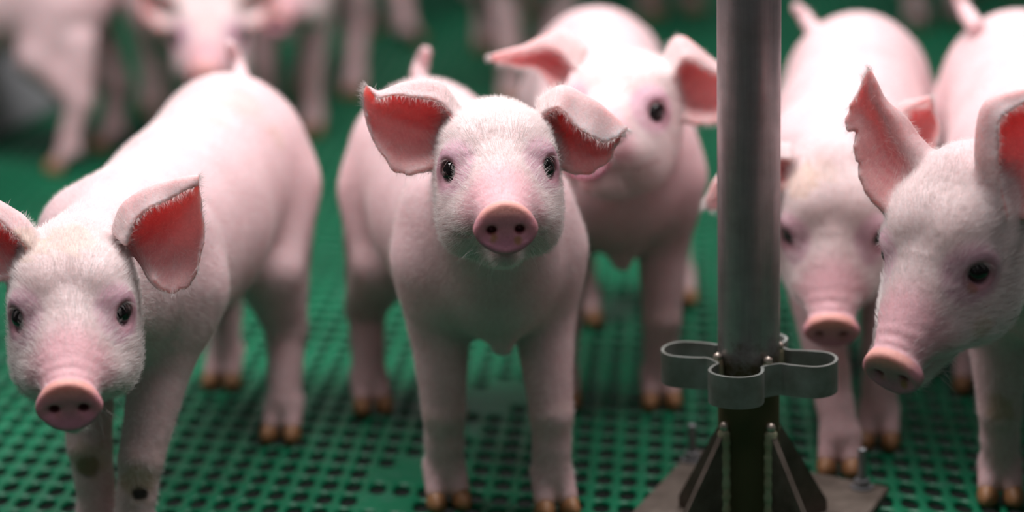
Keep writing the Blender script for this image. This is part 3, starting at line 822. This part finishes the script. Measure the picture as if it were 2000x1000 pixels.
    me.polygons.add(nf); me.polygons.foreach_set('loop_start', np.arange(nf, dtype=np.int32) * 4)
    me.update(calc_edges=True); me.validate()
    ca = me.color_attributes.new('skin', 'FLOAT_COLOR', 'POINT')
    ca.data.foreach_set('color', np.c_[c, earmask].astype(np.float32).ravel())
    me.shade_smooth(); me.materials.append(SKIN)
    ob = bpy.data.objects.new('body', me); COL.objects.link(ob); ob.parent = root
    for ec, nrm, s in eyes:
        e = bpy.data.objects.new('eye', EYE_ME); COL.objects.link(e); e.parent = root
        e.location = ec - off; e.scale = (1.02 * hr,) * 3; e['label'] = 'glossy black eye'
    for hpos, hd in hoofs:
        e = bpy.data.objects.new('hoof', HOOF_ME); COL.objects.link(e); e.parent = root
        e.location = hpos - off; e.scale = (0.0096 * z, 0.0140 * z, 0.0130 * z)
        e.rotation_euler = (0, 0, atan2(-hd[0], hd[1])); e['label'] = 'brown horn hoof tip'
    if fur:
        rng = np.random.default_rng(seed + 7)
        A = V[Q]; d1 = A[:, 2] - A[:, 0]; d2 = A[:, 3] - A[:, 1]; cr = np.cross(d1, d2); ar = np.linalg.norm(cr, axis=1) / 2
        fn = cr / (2 * ar[:, None] + 1e-12)
        qc = (A.mean(1) - O) @ M / hr
        hwf = hw[Q].mean(1); em = earmask[Q].mean(1)
        bald = np.maximum.reduce([pad[Q].mean(1), (mz[Q].mean(1)) * 0.75])
        for s in (-1, 1): bald = np.maximum(bald, sstep(2.1, 1.5, np.linalg.norm(qc - np.array([s * 4.2, 0.0, 1.0]), axis=1)))
        dens = (0.30 + 0.70 * hwf) * (1 - bald) * (1 - 0.9 * em) * (A[:, :, 2].mean(1) > 0.03) * sstep(0.25, 0.45, c[Q].mean((1, 2)))     # no coat on scabs
        facing = ((CAM - A.mean(1)) * fn).sum(1) > -0.35 * np.linalg.norm(CAM - A.mean(1), axis=1)
        pr = ar * dens * facing; pr /= pr.sum()
        fi = rng.choice(len(Q), fur, p=pr)
        u, v = rng.random((fur, 1)), rng.random((fur, 1)); B = A[fi]
        root_p = B[:, 0] * (1 - u) * (1 - v) + B[:, 1] * u * (1 - v) + B[:, 2] * u * v + B[:, 3] * (1 - u) * v
        nn_ = fn[fi]
        hb = hwf[fi][:, None]
        flow_head = -M[:, 2][None] + 0.28 * M[:, 0][None] * np.sign(qc[fi, :1]) * np.clip(np.abs(qc[fi, :1]) / 3, 0, 1) - 0.25 * M[:, 1][None] * (qc[fi, 1:2] < -1)
        # on the forehead the coat runs up and back from the bridge
        flow_body = -ax[None] * 0.8 - up[None] * 0.5
        fl = flow_head * hb + flow_body * (1 - hb) + rng.normal(0, 0.16, (fur, 3))
        fl = fl - nn_ * (fl * nn_).sum(1)[:, None]; fl /= np.linalg.norm(fl, axis=1)[:, None] + 1e-9
        ln = hair_len * (0.6 + 0.7 * rng.random((fur, 1))) * (0.75 + 0.25 * hb)
        lift = 0.20 + 0.20 * rng.random((fur, 1))
        p0 = root_p - nn_ * 0.0006; p1 = root_p + fl * ln * 0.5 + nn_ * ln * lift * 0.65
        p2 = root_p + fl * ln + nn_ * ln * lift
        X3 = [np.stack([p0, p1, p2], 1)]
        for rp, rd, rn in rims:                                     # fringe along the ear rim
            m_ = 800; k_ = rng.integers(0, len(rp), m_)
            dd = unit2(rd[k_] + rng.normal(0, .35, (m_, 3)) + rn[k_] * rng.normal(0, .5, (m_, 1))); l_ = 0.0055 * (0.5 + rng.random((m_, 1)))
            b_ = rp[k_] + rd[k_] * 0.001
            X3.append(np.stack([b_, b_ + dd * l_ * .5, b_ + dd * l_ - up * l_ * .15], 1))
        for ec, nrm, s in eyes:                                     # pale lashes on the upper lid
            m_ = 18; eu = unit(M[:, 1] - nrm * (M[:, 1] @ nrm)); ew = np.cross(eu, nrm); an = np.linspace(0.25, pi - 0.25, m_)[:, None]
            b_ = ec + nrm * 0.62 * hr + (ew * np.cos(an) + eu * np.sin(an)) * 0.98 * hr
            dd = unit2(nrm * 1.0 + ew * np.cos(an) * .6 + eu * .15 + rng.normal(0, .12, (m_, 3))); l_ = 0.0085 * hs * (0.7 + .5 * rng.random((m_, 1)))
            X3.append(np.stack([b_, b_ + dd * l_ * .5 - eu * l_ * .10, b_ + dd * l_ * .85 - eu * l_ * .5], 1))
        m_ = 60; an = rng.uniform(-1, 1, (m_, 1)); zz_ = rng.uniform(3, 8, (m_, 1))          # whiskers under the chin and cheeks
        b_ = O + (np.c_[an * 2.6, -5.2 - .6 * (1 - an ** 2), zz_] * hr) @ M.T
        dd = unit2((M[:, 0] * an) * 0.6 - M[:, 1] * 0.8 - M[:, 2] * .2 + rng.normal(0, .25, (m_, 3))); l_ = rng.uniform(.010, .028, (m_, 1))
        X3.append(np.stack([b_, b_ + dd * l_ * .5, b_ + dd * l_ - up * l_ * .1], 1))
        X3 = np.concatenate(X3); fur = len(X3)
        P3 = X3 - off
        hc = bpy.data.hair_curves.new('fur'); hc.add_curves([3] * fur)
        hc.position_data.foreach_set('vector', P3.astype(np.float32).ravel())
        ra = hc.attributes.get('radius') or hc.attributes.new('radius', 'FLOAT', 'POINT')
        r0 = 0.000060
        ra.data.foreach_set('value', np.tile(np.array([r0, r0 * .8, r0 * .15], np.float32), fur))
        hc.materials.append(FUR)
        fo = bpy.data.objects.new('fur', hc); COL.objects.link(fo); fo.parent = root; fo['kind'] = 'stuff'
        fo['label'] = 'short fine white coat hair'
    return root

def G(px, py): return ground(px, py)

# ---- centre piglet
EAR_C = ([[(852, 318, 0), (860, 272, 1.6), (868, 238, 1.6), (884, 206, .5), (888, 224, -.8)],
          [(815, 338, -.3), (822, 270, 1.9), (832, 215, 2.0), (852, 166, .5), (852, 196, -.9)],
          [(772, 336, 0), (766, 268, 1.5), (770, 208, 1.7), (792, 164, .6), (792, 186, -.6)],
          [(737, 288, .3), (727, 242, 1.0), (728, 205, 1.1), (742, 181, .5), (744, 192, -.3)],
          [(716, 228, .5), (711, 208, .6), (711, 190, .6), (716, 168, .3), (730, 182, 0)]],
         [[(1096, 318, .5), (1086, 272, 1.6), (1076, 225, 1.8), (1062, 200, .8), (1062, 220, -.8)],
          [(1122, 338, .5), (1110, 285, 2.0), (1105, 225, 2.2), (1098, 174, .8), (1094, 212, -1.2)],
          [(1160, 336, .3), (1150, 290, 1.5), (1146, 238, 1.6), (1145, 193, .5), (1138, 256, -1.4)],
          [(1190, 312, .2), (1186, 285, .8), (1184, 252, .9), (1186, 219, .3), (1176, 276, -1.0)],
          [(1200, 292, 0), (1206, 279, .2), (1213, 266, .2), (1225, 250, 0), (1208, 268, -.5)]])
cS = np.array([-0.022, 2.035, 0.236]); cH = np.array([-0.080, 2.285, 0.248])
piglet('white piglet in the middle looking straight into the camera with its head raised', (3.0, 1.9, 0, (-0.009, 1.86, 0.342)), 0.95,
       cS, cH, (G(872, 985), G(1082, 1000)), (G(725, 800), G(866, 812)), EAR_C,
       tail=[at(838, 185, 2.34), at(818, 150, 2.35), at(825, 118, 2.36), at(832, 100, 2.35)], fur=60000, seed=1, ragged=([(0.93, .04, .3)], [(.92, .05, .25)]))

# ---- left piglet
EAR_L = ([[(25, 540, 0), (35, 520, 1.5), (45, 490, 2.0), (62, 458, .8), (55, 480, -.8)],
          [(0, 545, 0), (8, 510, 1.8), (18, 462, 2.2), (40, 425, .8), (30, 455, -.8)],
          [(-30, 550, 0), (-25, 500, 1.6), (-15, 440, 2.0), (5, 400, .6), (-5, 430, -.8)],
          [(-70, 520, .2), (-65, 470, 1), (-55, 420, 1.2), (-35, 385, .3), (-45, 410, -.6)],
          [(-90, 480, .3), (-88, 450, .5), (-85, 420, .5), (-80, 385, .2), (-80, 400, -.2)]],
         [[(300, 548, 0), (288, 520, 1.4), (262, 480, 2.0), (230, 446, .8), (246, 472, -.8)],
          [(318, 566, 0), (315, 510, 1.8), (290, 450, 2.2), (245, 403, .8), (265, 427, -.8)],
          [(347, 573, 0), (350, 500, 1.6), (325, 430, 2.0), (285, 373, .6), (300, 404, -.8)],
          [(383, 540, .2), (382, 470, 1.0), (362, 410, 1.2), (335, 354, .3), (345, 380, -.6)],
          [(397, 480, .3), (396, 430, .5), (391, 390, .5), (387, 344, .2), (384, 363, -.2)]])
lS = np.array([-0.325, 1.985, 0.232]); lH = np.array([-0.272, 2.285, 0.258])
piglet('white piglet at far left with lowered head and one ear spread beside its shoulder', (5.6, -13.8, 0, (-0.337, 1.77, 0.26)), 0.95,
       lS, lH, (G(195, 1065), G(262, 1100)), (G(440, 752), G(555, 855)), EAR_L,
       tail=[at(470, 170, 2.35), at(468, 140, 2.37), at(458, 110, 2.38), at(450, 88, 2.37)], fur=60000, seed=2,
       spots=[(275, 945, 0.020, (0.50, 0.32, 0.16), 0.55), (274, 966, 0.0075, (0.035, 0.02, 0.02), 1.0), (283, 969, 0.0070, (0.035, 0.02, 0.02), 1.0), (176, 915, 0.013, (0.08, 0.05, 0.03), .9),
              (180, 900, 0.02, (0.5, 0.36, 0.2), .4), (470, 195, 0.035, (0.66, 0.50, 0.40), 0.35), (420, 230, 0.02, (0.66, 0.50, 0.40), 0.3), (545, 265, 0.018, (0.66, 0.48, 0.38), 0.4),
              (140, 460, 0.025, (0.66, 0.50, 0.30), 0.35), (60, 470, 0.02, (0.66, 0.48, 0.28), 0.4)])

# ---- piglet behind the centre one
EAR_3 = ([[(1085, 172, 0), (1098, 152, 1.2), (1112, 127, 1.5), (1138, 98, .6), (1122, 132, -.8)],
          [(1066, 152, 0), (1073, 130, 1.5), (1083, 100, 1.6), (1100, 63, .5), (1097, 102, -.8)],
          [(1036, 134, 0), (1042, 120, 1.2), (1048, 100, 1.3), (1058, 75, .4), (1056, 92, -.5)],
          [(1000, 128, .1), (1003, 118, .6), (1008, 108, .6), (1015, 95, .2), (1012, 104, -.2)],
          [(965, 118, .2), (963, 115, .3), (962, 112, .3), (961, 108, .1), (962, 112, 0)]],
         [[(1343, 235, 0), (1333, 205, 1.5), (1315, 170, 2), (1300, 126, .8), (1312, 150, -.8)],
          [(1365, 242, 0), (1350, 200, 1.8), (1335, 150, 2), (1322, 78, .8), (1331, 116, -.8)],
          [(1395, 242, 0), (1385, 200, 1.5), (1370, 150, 1.6), (1358, 92, .5), (1362, 120, -.8)],
          [(1425, 225, .1), (1420, 190, .8), (1410, 160, .8), (1400, 125, .3), (1402, 145, -.4)],
          [(1445, 190, .2), (1443, 178, .3), (1440, 165, .3), (1437, 150, .1), (1438, 158, 0)]])
piglet('white piglet behind the middle one, snout hidden and head turned left of the post', (-20, 3.5, 0, (0.098, 2.15, 0.325)), 0.98,
       (0.105, 2.30, 0.236), (0.098, 2.59, 0.262), (G(1095, 790), G(1290, 790)), (G(1140, 630), G(1325, 590)), EAR_3,
       tail=None, fur=30000, seed=3, fine=0.002)

# ---- piglet right of the post, head low
EAR_4 = ([[(1545, 360, 0), (1535, 340, 1.2), (1530, 320, 1.5), (1538, 290, .6), (1542, 312, -.6)],
          [(1505, 375, 0), (1500, 345, 1.4), (1495, 315, 1.5), (1500, 285, .5), (1505, 305, -.6)],
          [(1460, 395, 0), (1455, 365, 1.2), (1450, 335, 1.3), (1450, 305, .4), (1455, 320, -.5)],
          [(1415, 405, 0), (1412, 385, .7), (1408, 365, .7), (1405, 345, .2), (1408, 355, -.3)],
          [(1382, 408, .1), (1380, 402, .2), (1378, 395, .2), (1380, 385, .1), (1381, 390, 0)]],
         [[(1765, 335, 0), (1752, 318, 1.2), (1733, 303, 1.5), (1715, 285, .6), (1720, 305, -.6)],
          [(1800, 312, 0), (1785, 290, 1.5), (1765, 265, 1.6), (1740, 235, .5), (1748, 255, -.6)],
          [(1822, 297, 0), (1808, 265, 1.2), (1790, 235, 1.3), (1760, 205, .4), (1768, 218, -.6)],
          [(1832, 265, .1), (1822, 240, .7), (1810, 220, .8), (1790, 198, .2), (1795, 206, -.3)],
          [(1828, 230, .2), (1824, 218, .3), (1820, 205, .3), (1815, 190, .1), (1816, 194, 0)]])
piglet('white piglet just right of the steel post with its head hanging low', (-9, -40, 0.5, (0.286, 2.075, 0.228)), 0.95,
       (0.315, 2.215, 0.236), (0.368, 2.50, 0.264), (G(1640, 920), G(1715, 868)), (G(1620, 720), G(1800, 720)), EAR_4,
       tail=[at(1600, 75, 2.5), at(1582, 48, 2.52), at(1568, 28, 2.53), at(1555, 14, 2.53)], fur=40000, seed=4, fine=0.002,
       spots=[(1562, 345, 0.022, (0.66, 0.44, 0.28), 0.45), (1600, 330, 0.018, (0.66, 0.46, 0.32), 0.3)])

# ---- right piglet
EAR_5 = ([[(1728, 408, -.5), (1745, 372, .3), (1765, 342, .6), (1795, 322, .3), (1822, 305, 1.5)],
          [(1690, 370, -.5), (1705, 322, .5), (1735, 300, .9), (1765, 275, .2), (1790, 265, 1.2)],
          [(1670, 300, -.3), (1690, 270, .5), (1715, 245, .8), (1740, 225, .1), (1755, 220, 1)],
          [(1652, 235, 0), (1670, 215, .4), (1690, 200, .6), (1712, 185, .1), (1720, 185, .6)],
          [(1678, 175, .2), (1684, 163, .3), (1690, 152, .3), (1698, 138, .1), (1705, 148, .3)]],
         [[(2010, 425, .4), (1995, 408, 1.8), (1965, 402, 2.0), (1932, 412, .8), (1955, 420, 0)],
          [(2040, 370, 0), (2020, 330, 2), (1985, 310, 2.2), (1912, 300, .5), (1945, 312, -.8)],
          [(2060, 310, 0), (2040, 270, 1.6), (2000, 250, 1.8), (1922, 215, .5), (1950, 240, -.8)],
          [(2080, 260, 0), (2060, 230, 1), (2030, 205, 1.2), (1965, 185, .3), (1985, 205, -.6)],
          [(2090, 220, .2), (2080, 205, .4), (2065, 190, .4), (2040, 175, .2), (2045, 185, 0)]])
piglet('white piglet at the right edge with ragged upright ear, snout towards the post', (-43, -35, 0, (0.322, 1.76, 0.289)), 0.98,
       (0.455, 1.965, 0.240), (0.515, 2.40, 0.280), (G(1952, 975), G(2150, 960)), (G(1900, 760), G(2120, 740)), EAR_5,
       tail=[at(1905, 50, 2.38), at(1890, 28, 2.40), at(1878, 8, 2.41), at(1868, -14, 2.41)], fur=60000, seed=5, ragged=([(0.40, .05, .12), (0.60, .06, .20), (0.80, .05, .24), (.9, .03, .2)], ()), strip=(0.66, 0),
       spots=[(1950, 805, 0.016, (0.42, 0.28, 0.10), 0.5), (1922, 645, 0.012, (0.60, 0.38, 0.20), 0.45), (1905, 560, 0.006, (0.45, 0.20, 0.12), 0.6)])

# ---- blurred piglets further back
def bgpig(label, head, S, Hc, front, rear, seed, tail=None):
    piglet(label, head, 0.97, S, Hc, front, rear, None, tail, fine=0.0042, coarse=0.0055, seed=seed, size=1.0)
g = lambda x, y: G(x, y)
bgpig('blurred piglet side-on at the top left corner, head outside the picture', (-80, -10, 0, (-1.06, 3.32, 0.30)), (-0.91, 3.40, 0.25), (-0.645, 3.44, 0.255),
      (g(-180, 290), g(-160, 340)), (g(215, 292), g(128, 335)), 11)
bgpig('blurred piglet facing the camera above the left piglet, snout over its rump', (2, -6, 0, at(408, 72, 3.2)), (-0.455, 3.42, 0.245), (-0.505, 3.70, 0.25),
      (g(325, 300), g(430, 300)), (g(300, 222), g(400, 222)), 12)
bgpig('blurred piglet at the top with only its snout and legs in the picture', (-14, -10, 0, at(572, -36, 3.48)), (-0.330, 3.66, 0.25), (-0.285, 3.94, 0.25),
      (g(528, 265), g(610, 262)), (g(600, 180), g(692, 188)), 13)
bgpig('blurred piglet far back with one pink hind leg in the gap at top centre', (140, 0, 0, (0.10, 4.90, 0.33)), (-0.02, 4.75, 0.25), (-0.20, 4.52, 0.25),
      (g(930, 10), g(1010, 30)), (g(720, 62), g(800, 86)), 14)
bgpig('blurred piglet standing behind the ear of the piglet beside the post', (10, 5, 0, (0.06, 3.60, 0.36)), (0.045, 3.76, 0.25), (0.025, 4.05, 0.25),
      (g(1000, 205), g(1090, 205)), (g(948, 98), g(1060, 105)), 15)
bgpig('blurred piglet sniffing towards the floor at the top, left of the post', (22, -42, 0, (0.315, 4.25, 0.22)), (0.27, 4.45, 0.24), (0.14, 4.70, 0.25),
      (g(1270, 30), g(1350, 20)), (g(1180, -20), g(1260, -30)), 16)
bgpig('blurred piglet at the top right behind the right-hand piglets', (150, 0, 0, (0.86, 4.70, 0.33)), (0.80, 4.55, 0.25), (0.72, 4.28, 0.25),
      (g(1900, -10), g(1985, -5)), (g(1790, 60), g(1868, 45)), 17)
